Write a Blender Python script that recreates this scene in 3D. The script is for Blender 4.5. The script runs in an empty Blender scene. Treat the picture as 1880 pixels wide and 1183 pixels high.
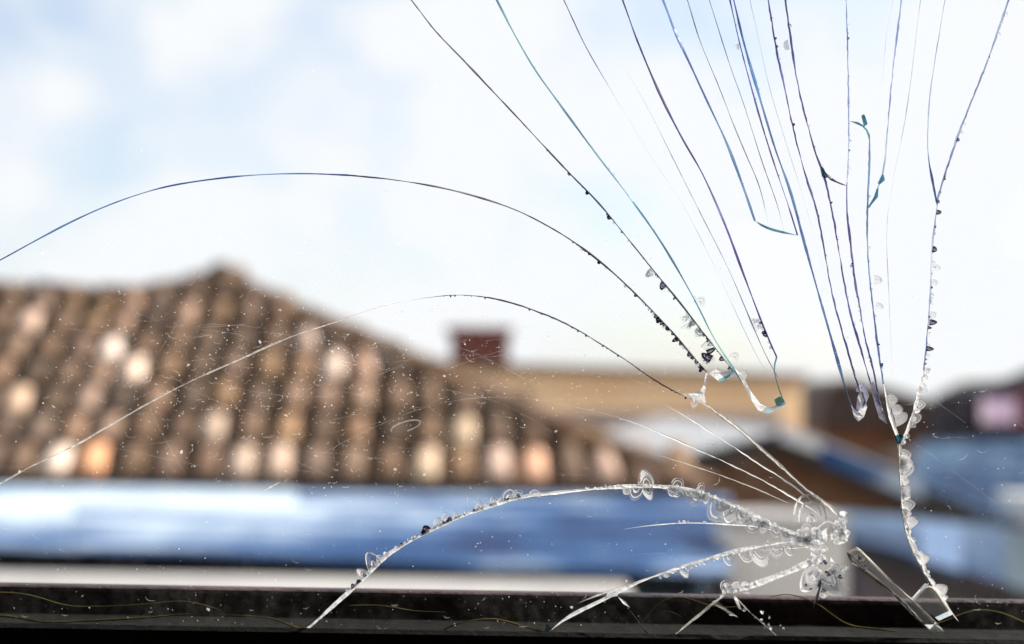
import bpy, bmesh, math, random
from mathutils import Vector, Matrix
from mathutils.geometry import tessellate_polygon
random.seed(7)
R = math.radians
scene = bpy.context.scene
col = scene.collection

# ------------------------------------------------------------------ camera
EYE = Vector((0.0, 0.0, 5.0))
LENS, SENSOR = 50.0, 36.0
PITCH, ROLL = 0.0549, R(0.95)
PX = SENSOR / LENS / 1880.0
cam_data = bpy.data.cameras.new("camera")
cam_data.lens = LENS; cam_data.sensor_width = SENSOR
cam_data.clip_start = 0.01; cam_data.clip_end = 5000
cam_data.dof.use_dof = True
cam_data.dof.aperture_fstop = 7.3
cam = bpy.data.objects.new("camera", cam_data); col.objects.link(cam)
CAM_ROT = Matrix.Rotation(R(90) + PITCH, 3, 'X') @ Matrix.Rotation(ROLL, 3, 'Z')
cam.matrix_world = Matrix.Translation(EYE) @ CAM_ROT.to_4x4()
scene.camera = cam
GLASS_Y = 0.402
cam_data.dof.focus_distance = GLASS_Y + 0.001

def at(px, py, Y):
    """photo pixel -> point on the vertical plane at distance Y"""
    d = CAM_ROT @ Vector(((px - 940.0) * PX, -(py - 591.5) * PX, -1.0))
    return EYE + d * (Y / d.y)

# ------------------------------------------------------------------ world, sun, exposure
SUN = Vector((0.72, 0.34, 0.60)).normalized()
world = bpy.data.worlds.new("World"); scene.world = world; world.use_nodes = True
wn = world.node_tree; wn.nodes.clear()
def N(t, ty, **kw):
    n = t.nodes.new(ty)
    for k, v in kw.items(): setattr(n, k, v)
    return n
w_out = N(wn, 'ShaderNodeOutputWorld'); w_bg = N(wn, 'ShaderNodeBackground')
w_sky = N(wn, 'ShaderNodeTexSky', sky_type='NISHITA', sun_disc=False)
w_sky.sun_elevation = math.asin(SUN.z); w_sky.sun_rotation = math.atan2(SUN.x, SUN.y)
w_sky.air_density = 1.0; w_sky.dust_density = 1.5; w_sky.ozone_density = 2.0
w_tc = N(wn, 'ShaderNodeTexCoord')
w_map = N(wn, 'ShaderNodeMapping'); w_map.inputs['Scale'].default_value = (1, 1, 1.35); w_map.inputs['Location'].default_value = (0.35, 0.2, 1.1)
w_n = N(wn, 'ShaderNodeTexNoise'); w_n.inputs['Scale'].default_value = 7.5; w_n.inputs['Detail'].default_value = 4.0; w_n.inputs['Roughness'].default_value = 0.5
w_r = N(wn, 'ShaderNodeValToRGB'); w_r.color_ramp.elements[0].position = 0.33; w_r.color_ramp.elements[1].position = 0.52
w_r.color_ramp.elements[0].color = (0.40, 0.40, 0.40, 1); w_r.color_ramp.elements[1].color = (1, 1, 1, 1)
w_mix = N(wn, 'ShaderNodeMix', data_type='RGBA')
CLOUD = 4.3
w_mix.inputs[7].default_value = (CLOUD * 0.985, CLOUD * 1.005, CLOUD * 1.03, 1)
wl = wn.links
wl.new(w_tc.outputs['Generated'], w_map.inputs['Vector']); wl.new(w_map.outputs[0], w_n.inputs['Vector'])
wl.new(w_n.outputs['Fac'], w_r.inputs['Fac']); wl.new(w_r.outputs['Color'], w_mix.inputs[0])
w_sc = N(wn, 'ShaderNodeVectorMath', operation='SCALE'); w_sc.inputs['Scale'].default_value = 0.86
wl.new(w_sky.outputs[0], w_sc.inputs[0]); wl.new(w_sc.outputs[0], w_mix.inputs[6]); wl.new(w_mix.outputs[2], w_bg.inputs['Color'])
w_bg.inputs['Strength'].default_value = 0.10
wl.new(w_bg.outputs[0], w_out.inputs['Surface'])

sl = bpy.data.lights.new("sun", 'SUN'); sl.energy = 3.7; sl.angle = R(0.6); sl.color = (1.0, 0.94, 0.85)
so = bpy.data.objects.new("sun", sl); col.objects.link(so)
so.rotation_euler = (-SUN).to_track_quat('-Z', 'Y').to_euler(); so.location = (20, 10, 30)

vs = scene.view_settings
vs.view_transform = 'Standard'; vs.look = 'None'; vs.exposure = 1.2; vs.gamma = 1.0; vs.use_curve_mapping = False
scene.cycles.max_bounces = 16; scene.cycles.transparent_max_bounces = 48; scene.cycles.transmission_bounces = 12
scene.cycles.use_denoising = True
scene.cycles.sample_clamp_indirect = 6.0
scene.cycles.caustics_reflective = False

# ------------------------------------------------------------------ helpers
def tag(o, label=None, cat=None, group=None, kind=None):
    if label: o['label'] = label
    if cat: o['category'] = cat
    if group: o['group'] = group
    if kind: o['kind'] = kind
    return o
def empty(name, loc=(0, 0, 0)):
    o = bpy.data.objects.new(name, None); o.location = loc; o.empty_display_size = 0.1; col.objects.link(o); return o
def mesh_obj(name, verts, faces, mat, parent=None, smooth=False, midx=None):
    me = bpy.data.meshes.new(name)
    me.from_pydata([tuple(v) for v in verts], [], faces); me.update()
    for m in (mat if isinstance(mat, (list, tuple)) else [mat]): me.materials.append(m)
    if smooth: me.polygons.foreach_set('use_smooth', [True] * len(me.polygons))
    if midx: me.polygons.foreach_set('material_index', midx)
    o = bpy.data.objects.new(name, me); col.objects.link(o)
    if parent is not None: set_parent(o, parent)
    return o
def world_of(o):
    m = o.matrix_basis.copy()
    while o.parent is not None:
        m = o.parent.matrix_basis @ o.matrix_parent_inverse.copy() @ m if False else o.parent.matrix_basis @ m
        o = o.parent
    return m
def set_parent(o, p):
    """verts are in world space: undo the parent's location"""
    o.parent = p
    o.matrix_parent_inverse = world_inv(p)
def world_inv(p):
    t = Vector((0, 0, 0)); q = p
    m = q.matrix_basis.copy()
    # parents used here are only translated empties or meshes at the origin with an inverse of their own
    if q.parent is not None and q.type == 'MESH': return Matrix.Identity(4)
    return m.inverted()
def box_data(x0, x1, y0, y1, z0, z1):
    v = [(x0, y0, z0), (x1, y0, z0), (x1, y1, z0), (x0, y1, z0), (x0, y0, z1), (x1, y0, z1), (x1, y1, z1), (x0, y1, z1)]
    f = [(0, 3, 2, 1), (4, 5, 6, 7), (0, 1, 5, 4), (1, 2, 6, 5), (2, 3, 7, 6), (3, 0, 4, 7)]
    return v, f
def box(name, x0, x1, y0, y1, z0, z1, mat, parent=None, bevel=0.0):
    v, f = box_data(x0, x1, y0, y1, z0, z1)
    o = mesh_obj(name, v, f, mat, parent)
    if bevel:
        bm = bmesh.new(); bm.from_mesh(o.data)
        bmesh.ops.bevel(bm, geom=list(bm.edges), offset=bevel, segments=2, affect='EDGES', profile=0.5)
        bm.to_mesh(o.data); bm.free()
    return o
def prism(name, pts, off, mat, parent=None, smooth=False):
    """polygon (list of Vectors) extruded by a vector or a list of back points"""
    n = len(pts)
    back = [p + off for p in pts] if isinstance(off, Vector) else off
    tris = tessellate_polygon([pts])
    v = list(pts) + list(back)
    f = [t for t in tris] + [(t[2] + n, t[1] + n, t[0] + n) for t in tris]
    f += [(i, (i + 1) % n, (i + 1) % n + n, i + n) for i in range(n)]
    o = mesh_obj(name, v, f, mat, parent, smooth)
    bm = bmesh.new(); bm.from_mesh(o.data); bmesh.ops.recalc_face_normals(bm, faces=bm.faces); bm.to_mesh(o.data); bm.free()
    return o
def catmull(P, step):
    P = [Vector((p[0], p[1])) for p in P]
    out = []
    n = len(P)
    for i in range(n - 1):
        p0 = P[i - 1] if i > 0 else P[0] * 2 - P[1]
        p1, p2 = P[i], P[i + 1]
        p3 = P[i + 2] if i + 2 < n else P[-1] * 2 - P[-2]
        k = max(1, int((p2 - p1).length / step))
        for j in range(k):
            t = j / k
            out.append(0.5 * ((2 * p1) + (-p0 + p2) * t + (2 * p0 - 5 * p1 + 4 * p2 - p3) * t * t + (-p0 + 3 * p1 - 3 * p2 + p3) * t ** 3))
    out.append(P[-1].copy())
    return out

# ------------------------------------------------------------------ materials
def new_mat(name):
    m = bpy.data.materials.new(name); m.use_nodes = True
    t = m.node_tree; t.nodes.clear()
    return m, t, N(t, 'ShaderNodeOutputMaterial')
def noise(t, scale, detail=4, rough=0.55, coord='Object', sc=(1, 1, 1)):
    tc = N(t, 'ShaderNodeTexCoord'); mp = N(t, 'ShaderNodeMapping'); mp.inputs['Scale'].default_value = sc
    n = N(t, 'ShaderNodeTexNoise'); n.inputs['Scale'].default_value = scale; n.inputs['Detail'].default_value = detail; n.inputs['Roughness'].default_value = rough
    t.links.new(tc.outputs[coord], mp.inputs[0]); t.links.new(mp.outputs[0], n.inputs['Vector'])
    return n
def ramp(t, src, stops):
    r = N(t, 'ShaderNodeValToRGB'); e = r.color_ramp.elements
    while len(e) < len(stops): e.new(0.5)
    for i, (p, c) in enumerate(stops):
        e[i].position = p; e[i].color = (c if len(c) == 4 else (*c, 1)) if isinstance(c, tuple) else (c, c, c, 1)
    t.links.new(src, r.inputs[0]); return r
def solid(name, c1, c2, scale=6, rough=0.8, metallic=0.0, bump=0.2, bscale=40, sc=(1, 1, 1), spec=0.5, lo=0.35, hi=0.65):
    m, t, o = new_mat(name)
    b = N(t, 'ShaderNodeBsdfPrincipled')
    n = noise(t, scale, sc=sc); r = ramp(t, n.outputs['Fac'], [(lo, c1), (hi, c2)])
    t.links.new(r.outputs[0], b.inputs['Base Color'])
    b.inputs['Roughness'].default_value = rough; b.inputs['Metallic'].default_value = metallic
    b.inputs['Specular IOR Level'].default_value = spec
    if bump:
        n2 = noise(t, bscale, 5); bp = N(t, 'ShaderNodeBump'); bp.inputs['Strength'].default_value = bump; bp.inputs['Distance'].default_value = 0.02
        t.links.new(n2.outputs['Fac'], bp.inputs['Height']); t.links.new(bp.outputs[0], b.inputs['Normal'])
    t.links.new(b.outputs[0], o.inputs[0])
    return m
def tile_mat():
    m, t, o = new_mat('weathered_terracotta')
    b = N(t, 'ShaderNodeBsdfPrincipled'); b.inputs['Roughness'].default_value = 0.85
    oi = N(t, 'ShaderNodeObjectInfo')
    n = noise(t, 9, 5, 0.65); r = ramp(t, n.outputs['Fac'], [(0.30, (0.10, 0.085, 0.07)), (0.48, (0.62, 0.58, 0.54)), (0.75, (1.0, 0.95, 0.9))])
    mx = N(t, 'ShaderNodeMix', data_type='RGBA', blend_type='MULTIPLY'); mx.inputs[0].default_value = 0.9
    t.links.new(oi.outputs['Color'], mx.inputs[6]); t.links.new(r.outputs[0], mx.inputs[7])
    t.links.new(mx.outputs[2], b.inputs['Base Color'])
    bp = N(t, 'ShaderNodeBump'); bp.inputs['Strength'].default_value = 0.5; bp.inputs['Distance'].default_value = 0.01
    n2 = noise(t, 60, 4); t.links.new(n2.outputs['Fac'], bp.inputs['Height']); t.links.new(bp.outputs[0], b.inputs['Normal'])
    t.links.new(b.outputs[0], o.inputs[0]); return m
def sheet_mat(name, dark, mid, pale, shift, spec=0.25):
    """sheet paint: long streaks plus broad pale areas standing in for sky sheen"""
    m, t, o = new_mat(name)
    b = N(t, 'ShaderNodeBsdfPrincipled'); b.inputs['Roughness'].default_value = 0.45; b.inputs['Specular IOR Level'].default_value = spec
    n1 = noise(t, 2.0, 4, 0.7, sc=(.16, 2.6, 1)); n2 = noise(t, 0.55, 2, 0.5); n3 = noise(t, 3.0, 3, 0.6, sc=(1, .4, 1))
    a = N(t, 'ShaderNodeMath', operation='ADD'); t.links.new(n1.outputs['Fac'], a.inputs[0]); t.links.new(n2.outputs['Fac'], a.inputs[1])
    c = N(t, 'ShaderNodeMath', operation='MULTIPLY_ADD'); c.inputs[1].default_value = 0.5; t.links.new(n3.outputs['Fac'], c.inputs[0]); t.links.new(a.outputs[0], c.inputs[2])
    d = N(t, 'ShaderNodeMath', operation='MULTIPLY_ADD'); d.inputs[1].default_value = 0.4; d.inputs[2].default_value = shift; t.links.new(c.outputs[0], d.inputs[0])
    r = ramp(t, d.outputs[0], [(0.42, dark), (0.50, mid), (0.59, pale)])
    t.links.new(r.outputs[0], b.inputs['Base Color']); t.links.new(b.outputs[0], o.inputs[0]); return m
def pane_mat():
    m, t, o = new_mat('dusty_window_glass')
    tr = N(t, 'ShaderNodeBsdfTransparent'); tr.inputs[0].default_value = (0.997, 0.999, 0.998, 1)
    gl = N(t, 'ShaderNodeBsdfGlossy'); gl.inputs['Roughness'].default_value = 0.01; gl.inputs[0].default_value = (1, 1, 1, 1)
    lw = N(t, 'ShaderNodeLayerWeight'); lw.inputs['Blend'].default_value = 0.5
    fp = N(t, 'ShaderNodeMath', operation='POWER'); fp.inputs[1].default_value = 5.0; t.links.new(lw.outputs['Facing'], fp.inputs[0])
    fr = N(t, 'ShaderNodeMath', operation='MULTIPLY_ADD'); fr.inputs[1].default_value = 0.5; fr.inputs[2].default_value = 0.008; t.links.new(fp.outputs[0], fr.inputs[0])
    mx = N(t, 'ShaderNodeMixShader'); t.links.new(fr.outputs[0], mx.inputs[0]); t.links.new(tr.outputs[0], mx.inputs[1]); t.links.new(gl.outputs[0], mx.inputs[2])
    du = N(t, 'ShaderNodeBsdfTranslucent'); du.inputs[0].default_value = (0.8, 0.76, 0.7, 1)
    n1 = noise(t, 14, 5, 0.6); n2 = noise(t, 220, 5, 0.75)
    r1 = ramp(t, n1.outputs['Fac'], [(0.40, 0.05), (0.65, 1.0)]); r2 = ramp(t, n2.outputs['Fac'], [(0.45, 0.10), (0.80, 1.0)])
    mu = N(t, 'ShaderNodeMath', operation='MULTIPLY'); t.links.new(r1.outputs[0], mu.inputs[0]); t.links.new(r2.outputs[0], mu.inputs[1])
    m2 = N(t, 'ShaderNodeMath', operation='MULTIPLY'); m2.inputs[1].default_value = 0.030; t.links.new(mu.outputs[0], m2.inputs[0])
    m3 = N(t, 'ShaderNodeMixShader'); t.links.new(m2.outputs[0], m3.inputs[0]); t.links.new(mx.outputs[0], m3.inputs[1]); t.links.new(du.outputs[0], m3.inputs[2])
    t.links.new(m3.outputs[0], o.inputs[0]); return m
def clear_crack(name, cols, scale=40, gloss=0.10):
    """clean fracture face: glass tint plus painted darkness of the room it reflects"""
    m, t, o = new_mat(name)
    tr = N(t, 'ShaderNodeBsdfTransparent'); gl = N(t, 'ShaderNodeBsdfGlossy'); gl.inputs['Roughness'].default_value = 0.12
    n = noise(t, scale, 3, 0.6); r = ramp(t, n.outputs['Fac'], cols); t.links.new(r.outputs[0], tr.inputs[0])
    mx = N(t, 'ShaderNodeMixShader'); mx.inputs[0].default_value = gloss
    t.links.new(tr.outputs[0], mx.inputs[1]); t.links.new(gl.outputs[0], mx.inputs[2]); t.links.new(mx.outputs[0], o.inputs[0]); return m
def frosted(name, tint=(0.92, 0.92, 0.92), fac=(0.9, 1.0), scale=160, bump=0.6):
    """crushed glass, and fracture faces painted white for the sky they reflect"""
    m, t, o = new_mat(name)
    tl = N(t, 'ShaderNodeBsdfTranslucent'); tl.inputs[0].default_value = (*tint, 1)
    df = N(t, 'ShaderNodeBsdfDiffuse'); df.inputs[0].default_value = (*tint, 1)
    gl = N(t, 'ShaderNodeBsdfTransparent')
    a = N(t, 'ShaderNodeMixShader'); a.inputs[0].default_value = 0.35; t.links.new(tl.outputs[0], a.inputs[1]); t.links.new(df.outputs[0], a.inputs[2])
    n = noise(t, scale, 4, 0.7); r = ramp(t, n.outputs['Fac'], [(0.38, fac[0]), (0.62, fac[1])])
    b = N(t, 'ShaderNodeMixShader'); t.links.new(r.outputs[0], b.inputs[0]); t.links.new(gl.outputs[0], b.inputs[1]); t.links.new(a.outputs[0], b.inputs[2])
    bp = N(t, 'ShaderNodeBump'); bp.inputs['Strength'].default_value = bump; bp.inputs['Distance'].default_value = 0.001
    n2 = noise(t, 500, 3); t.links.new(n2.outputs['Fac'], bp.inputs['Height'])
    t.links.new(bp.outputs[0], tl.inputs['Normal'])
    t.links.new(b.outputs[0], o.inputs[0]); return m
def glass(name, tint=(1, 1, 1), rough=0.0, white=0.0, ior=1.5):
    m, t, o = new_mat(name)
    gl = N(t, 'ShaderNodeBsdfGlass'); gl.inputs['IOR'].default_value = ior; gl.inputs['Roughness'].default_value = rough; gl.inputs[0].default_value = (*tint, 1)
    tl = N(t, 'ShaderNodeBsdfTranslucent'); tl.inputs[0].default_value = (0.95, 0.95, 0.95, 1)
    mx = N(t, 'ShaderNodeMixShader'); mx.inputs[0].default_value = white
    t.links.new(gl.outputs[0], mx.inputs[1]); t.links.new(tl.outputs[0], mx.inputs[2]); t.links.new(mx.outputs[0], o.inputs[0]); return m
def flake(name):
    """thin clear flake: seen through, mirror-like where it turns away"""
    m, t, o = new_mat(name)
    tr = N(t, 'ShaderNodeBsdfTransparent'); tr.inputs[0].default_value = (0.93, 0.95, 0.97, 1)
    gl = N(t, 'ShaderNodeBsdfGlossy'); gl.inputs['Roughness'].default_value = 0.06
    tl = N(t, 'ShaderNodeBsdfTranslucent'); tl.inputs[0].default_value = (0.97, 0.97, 0.98, 1)
    lw = N(t, 'ShaderNodeLayerWeight'); lw.inputs['Blend'].default_value = 0.35
    r = ramp(t, lw.outputs['Facing'], [(0.0, 0.10), (0.40, 0.34), (0.9, 0.85)])
    gm = N(t, 'ShaderNodeMixShader'); gm.inputs[0].default_value = 0.45; t.links.new(tl.outputs[0], gm.inputs[1]); t.links.new(gl.outputs[0], gm.inputs[2])
    mx = N(t, 'ShaderNodeMixShader'); t.links.new(r.outputs[0], mx.inputs[0]); t.links.new(tr.outputs[0], mx.inputs[1]); t.links.new(gm.outputs[0], mx.inputs[2])
    t.links.new(mx.outputs[0], o.inputs[0]); return m
def dust_mat(name, fac, tint=(0.9, 0.87, 0.83)):
    m, t, o = new_mat(name)
    tr = N(t, 'ShaderNodeBsdfTransparent'); tl = N(t, 'ShaderNodeBsdfTranslucent'); tl.inputs[0].default_value = (*tint, 1)
    mx = N(t, 'ShaderNodeMixShader')
    n = noise(t, 150, 3); r = ramp(t, n.outputs['Fac'], [(0.35, fac * 0.25), (0.65, fac)]); t.links.new(r.outputs[0], mx.inputs[0])
    t.links.new(tr.outputs[0], mx.inputs[1]); t.links.new(tl.outputs[0], mx.inputs[2]); t.links.new(mx.outputs[0], o.inputs[0]); return m

M = {
 'plaster_dark': solid('interior_plaster', (0.16, 0.14, 0.13), (0.20, 0.18, 0.16), 3),
 'floor_dark': solid('interior_boards', (0.06, 0.04, 0.03), (0.09, 0.06, 0.04), 5, 0.6),
 'frame': solid('window_frame_paint', (0.016, 0.008, 0.014), (0.075, 0.042, 0.046), 18, 0.5, spec=0.2, bump=0.25, bscale=160),
 'bead': solid('black_window_bead', (0.004, 0.004, 0.004), (0.009, 0.008, 0.007), 60, 0.9, spec=0.08, bump=0.2, bscale=200),
 'sealant': solid('old_olive_sealant', (0.010, 0.008, 0.002), (0.055, 0.045, 0.012), 60, 0.95, spec=0.02, bump=0.2, bscale=300),
 'tile': tile_mat(),
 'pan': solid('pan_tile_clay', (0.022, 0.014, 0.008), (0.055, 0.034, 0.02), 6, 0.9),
 'mortar': solid('lime_mortar', (0.42, 0.34, 0.28), (0.62, 0.5, 0.42), 9, 0.9),
 'deck': solid('roof_boards', (0.03, 0.022, 0.018), (0.05, 0.04, 0.03), 5, 0.9),
 'houswall': solid('brown_render', (0.09, 0.065, 0.05), (0.14, 0.10, 0.08), 4, 0.9),
 'ochre': solid('ochre_render', (0.80, 0.53, 0.30), (0.86, 0.60, 0.36), 1.2, 0.9),
 'coping': solid('brown_coping', (0.10, 0.065, 0.04), (0.16, 0.10, 0.06), 4, 0.85),
 'brick': solid('red_brown_brick', (0.17, 0.052, 0.042), (0.24, 0.08, 0.065), 8, 0.9),
 'blue': sheet_mat('blue_sheet_paint', (0.004, 0.020, 0.085), (0.024, 0.088, 0.23), (0.44, 0.53, 0.64), 0.014),
 'bluesheen': sheet_mat('sky_sheen_sheet_paint', (0.05, 0.14, 0.32), (0.30, 0.42, 0.56), (0.60, 0.66, 0.72), 0.04),
 'bluedark': solid('teal_sheet_and_shade', (0.004, 0.016, 0.03), (0.012, 0.04, 0.065), 3, 0.5, bump=0.1, spec=0.15),
 'tin': solid('blue_grey_tin', (0.025, 0.075, 0.19), (0.10, 0.19, 0.34), 2.0, 0.40, bump=0.1, sc=(3, 1, 1), spec=0.25),
 'bluetin': sheet_mat('mottled_blue_sheet', (0.004, 0.012, 0.04), (0.014, 0.040, 0.10), (0.07, 0.125, 0.20), 0.0, 0.04),
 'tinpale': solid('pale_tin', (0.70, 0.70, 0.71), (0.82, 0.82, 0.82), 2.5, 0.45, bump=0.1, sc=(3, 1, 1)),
 'slate': solid('dark_slate', (0.008, 0.009, 0.018), (0.026, 0.025, 0.04), 2.5, 0.75, spec=0.12),
 'browntile': solid('dark_brown_roof', (0.035, 0.022, 0.02), (0.065, 0.042, 0.038), 3, 0.8),
 'brownwall': solid('brown_plank_wall', (0.15, 0.075, 0.040), (0.24, 0.125, 0.07), 5, 0.85, sc=(6, 1, 1)),
 'blackfascia': solid('dark_fascia', (0.012, 0.011, 0.012), (0.025, 0.022, 0.022), 5, 0.7),
 'cream': solid('cream_stucco', (0.27, 0.26, 0.26), (0.36, 0.35, 0.345), 5, 0.9),
 'greywall': solid('pale_grey_stucco', (0.74, 0.71, 0.67), (0.82, 0.79, 0.75), 3, 0.9),
 'purple': solid('mauve_render', (0.09, 0.075, 0.095), (0.14, 0.115, 0.14), 3, 0.9),
 'maroon': solid('maroon_paint', (0.08, 0.012, 0.03), (0.12, 0.02, 0.04), 3, 0.5),
 'lilac': solid('lilac_sky_reflection', (0.58, 0.44, 0.70), (0.78, 0.70, 0.88), 3, 0.6),
 'white': solid('white_paint', (0.5, 0.5, 0.48), (0.6, 0.6, 0.58), 3, 0.6),
 'ground': solid('dry_earth', (0.30, 0.26, 0.21), (0.42, 0.37, 0.31), 0.6, 0.95),
 'asphalt': solid('asphalt', (0.04, 0.04, 0.042), (0.065, 0.065, 0.065), 2, 0.9),
 'pane': pane_mat(),
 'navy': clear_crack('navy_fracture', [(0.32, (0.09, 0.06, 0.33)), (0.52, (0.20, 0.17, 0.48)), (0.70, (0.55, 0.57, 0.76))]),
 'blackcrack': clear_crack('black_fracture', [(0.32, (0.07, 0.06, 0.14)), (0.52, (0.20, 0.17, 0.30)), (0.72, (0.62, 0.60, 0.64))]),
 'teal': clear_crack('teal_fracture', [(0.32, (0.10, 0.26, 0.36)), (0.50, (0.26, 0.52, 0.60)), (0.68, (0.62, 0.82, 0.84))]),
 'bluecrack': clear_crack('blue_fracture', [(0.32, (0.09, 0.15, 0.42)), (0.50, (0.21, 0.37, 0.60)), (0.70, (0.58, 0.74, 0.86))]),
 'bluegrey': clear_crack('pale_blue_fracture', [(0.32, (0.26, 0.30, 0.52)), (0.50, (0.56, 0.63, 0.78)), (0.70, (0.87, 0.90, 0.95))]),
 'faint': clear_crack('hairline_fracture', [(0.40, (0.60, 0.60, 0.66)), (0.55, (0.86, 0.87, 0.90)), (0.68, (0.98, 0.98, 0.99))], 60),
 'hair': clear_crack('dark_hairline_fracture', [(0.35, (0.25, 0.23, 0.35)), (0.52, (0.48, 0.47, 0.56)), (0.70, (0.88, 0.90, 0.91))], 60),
 'frost': frosted('painted_glint_fracture'),  # white carries the sky that these crack faces reflect
 'frostglintdim': frosted('dull_painted_glint_fracture', (0.82, 0.79, 0.74), (0.4, 0.85), 90),
 'crush': frosted('crushed_glass', (0.97, 0.97, 0.98), (0.55, 1.0), 260, 1.0),
 'chip': flake('clear_chip_glass'),
 'chipwhite': frosted('milky_chip_glass', (0.97, 0.97, 0.99), (0.25, 0.95), 320, 1.0),
 'chipdark': glass('dark_refraction_chip_glass', (0.42, 0.40, 0.48), 0.02, 0.0),  # tint stands in for dark refraction against the sky
 'shard': glass('thick_shard_glass', (0.98, 0.99, 0.97), 0.0, 0.03),
 'edge': clear_crack('olive_glass_edge', [(0.3, (0.10, 0.10, 0.04)), (0.5, (0.35, 0.34, 0.22)), (0.7, (0.8, 0.8, 0.7))], 60, 0.35),
 'spots': dust_mat('dust_speck', 0.62), 'marks': dust_mat('dried_drop_mark', 0.30), 'scratch': dust_mat('fine_scratch', 0.15),
}

# ------------------------------------------------------------------ ground and street
mesh_obj('ground', [(-1500, -200, 0), (1500, -200, 0), (1500, 3000, 0), (-1500, 3000, 0)], [(0, 1, 2, 3)], M['ground'])['kind'] = 'structure'
mesh_obj('street', [(-200, 0.8, 0.004), (200, 0.8, 0.004), (200, 2.9, 0.004), (-200, 2.9, 0.004)], [(0, 1, 2, 3)], M['asphalt'])['kind'] = 'structure'

# ------------------------------------------------------------------ the dark room the camera stands in
WX0, WX1, WZ0, WZ1 = -0.62, 0.62, 4.86, 5.95
def room_part(name, *a):
    o = box(name, *a); o['kind'] = 'structure'; return o
room_part('room_floor', -2.4, 2.4, -3.6, 0.26, 3.50, 3.60, M['floor_dark'])
room_part('room_ceiling', -2.4, 2.4, -3.6, 0.26, 6.40, 6.50, M['plaster_dark'])
room_part('room_wall_back', -2.4, 2.4, -3.7, -3.6, 0.0, 6.50, M['plaster_dark'])
room_part('room_wall_left', -2.5, -2.4, -3.7, 0.26, 0.0, 6.50, M['plaster_dark'])
room_part('room_wall_right', 2.4, 2.5, -3.7, 0.26, 0.0, 6.50, M['plaster_dark'])
wv, wf = [], []
for bx in ((-2.5, WX0, .26, .432, 0, 6.5), (WX1, 2.5, .26, .432, 0, 6.5), (WX0, WX1, .26, .432, WZ1, 6.5), (WX0, WX1, .26, .432, 0, WZ0)):
    v, f = box_data(*bx); k = len(wv); wv += v; wf += [tuple(i + k for i in q) for q in f]
mesh_obj('room_wall_window', wv, wf, M['plaster_dark'])['kind'] = 'structure'

# ------------------------------------------------------------------ tiled house
YB, YT = 9.0, 11.0
house = empty('tiled_house', (-1.5, 10, 0))
tag(house, 'old house under the broad brown barrel-tile roof filling the left', 'house')
eaveL, eaveR = at(-420, 893, YB), at(1300, 893, YB)
ze = at(600, 893, YB).z
def ridge_z(x):
    px = 940 + x / (PX * YT)
    pts = [(-600, 528), (0, 534), (120, 541), (240, 547), (320, 532), (400, 514), (520, 514)]
    for (a, ya), (b, yb) in zip(pts, pts[1:]):
        if a <= px <= b: return at(px, ya + (yb - ya) * (px - a) / (b - a), YT).z
    return at(400, 512, YT).z
XL = at(-420, 893, YB).x; XR = at(1300, 893, YB).x
peak = at(400, 512, YT); corner = Vector((XR, YB, ze))
def roof_pt(x, v):
    """v = 0 eave .. 1 ridge"""
    return Vector((x, YB + (YT - YB) * v, ze + (ridge_z(x) - ze) * v))
def hip_v(x):
    return 1.0 if x <= peak.x else max(0.0, (XR - x) / (XR - peak.x))
# deck (roof part) with underside
top = [roof_pt(XL, 0), roof_pt(XR, 0)] + [roof_pt(peak.x, 1)] + [roof_pt(x, 1) for x in (-2.6, -2.9, -3.4, -3.9, -4.4, XL)]
top = [p - Vector((0, 0, 0.06)) for p in top]
roof = prism('roof', top, Vector((0, 0.02, -0.10)), M['deck'], house)
back = [roof_pt(peak.x, 1), roof_pt(XL, 1), Vector((XL, 2 * YT - YB, ze)), Vector((XR, 2 * YT - YB, ze)), Vector((XR, YB, ze))]
back = [p - Vector((0, 0, 0.06)) for p in back]
mesh_obj('rear_slope', back, [(0, 1, 2), (0, 2, 3), (0, 3, 4)], M['pan'], house)
box('wall', XL + 0.2, XR - 0.2, YB + 0.25, 2 * YT - YB - 0.25, 0, ze - 0.14, M['houswall'], house)
box('eave_board', XL, XR, YB + 0.03, YB + 0.06, ze - 0.24, ze - 0.09, M['deck'], house)
def barrel(r0, r1, L, th, capped, seg=6):
    v, f = [], []
    for (r, y) in ((r0, 0.0), (r1, L)):
        for rr in (r, r - th):
            for k in range(seg + 1):
                a = math.pi * k / seg
                v.append((-rr * math.cos(a), y, rr * math.sin(a) * 0.92))
    s = seg + 1
    for k in range(seg):
        f.append((k, k + 1, 2 * s + k + 1, 2 * s + k))
        f.append((s + k + 1, s + k, 3 * s + k, 3 * s + k + 1))
        f.append((k + 1, k, s + k, s + k + 1))
        f.append((2 * s + k, 2 * s + k + 1, 3 * s + k + 1, 3 * s + k))
    mi = [0] * len(f)
    if capped:
        c = len(v); v.append((0, 0.02, 0.0)); 
        for k in range(seg): f.append((s + k + 1, s + k, c)); mi.append(1)
    return v, f, mi
def tile_mesh(nm, *a):
    v, f, mi = barrel(*a); me = bpy.data.meshes.new(nm); me.from_pydata(v, [], f); me.update()
    me.materials.append(M['tile']); me.materials.append(M['mortar']); me.polygons.foreach_set('material_index', mi)
    me.polygons.foreach_set('use_smooth', [True] * len(f)); return me
PITCHX = 0.234
cover_me = tile_mesh('roof_tile', 0.088, 0.070, 0.42, 0.014, False)
cap_me = tile_mesh('eave_tile', 0.090, 0.072, 0.42, 0.014, True)
ridge_me = tile_mesh('ridge_tile', 0.125, 0.11, 0.44, 0.016, False)
PAL = [(0.25, 0.145, 0.080), (0.33, 0.185, 0.10), (0.42, 0.24, 0.14), (0.38, 0.23, 0.14), (0.52, 0.31, 0.20), (0.22, 0.13, 0.08), (0.46, 0.26, 0.13), (0.44, 0.28, 0.19)]
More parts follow.
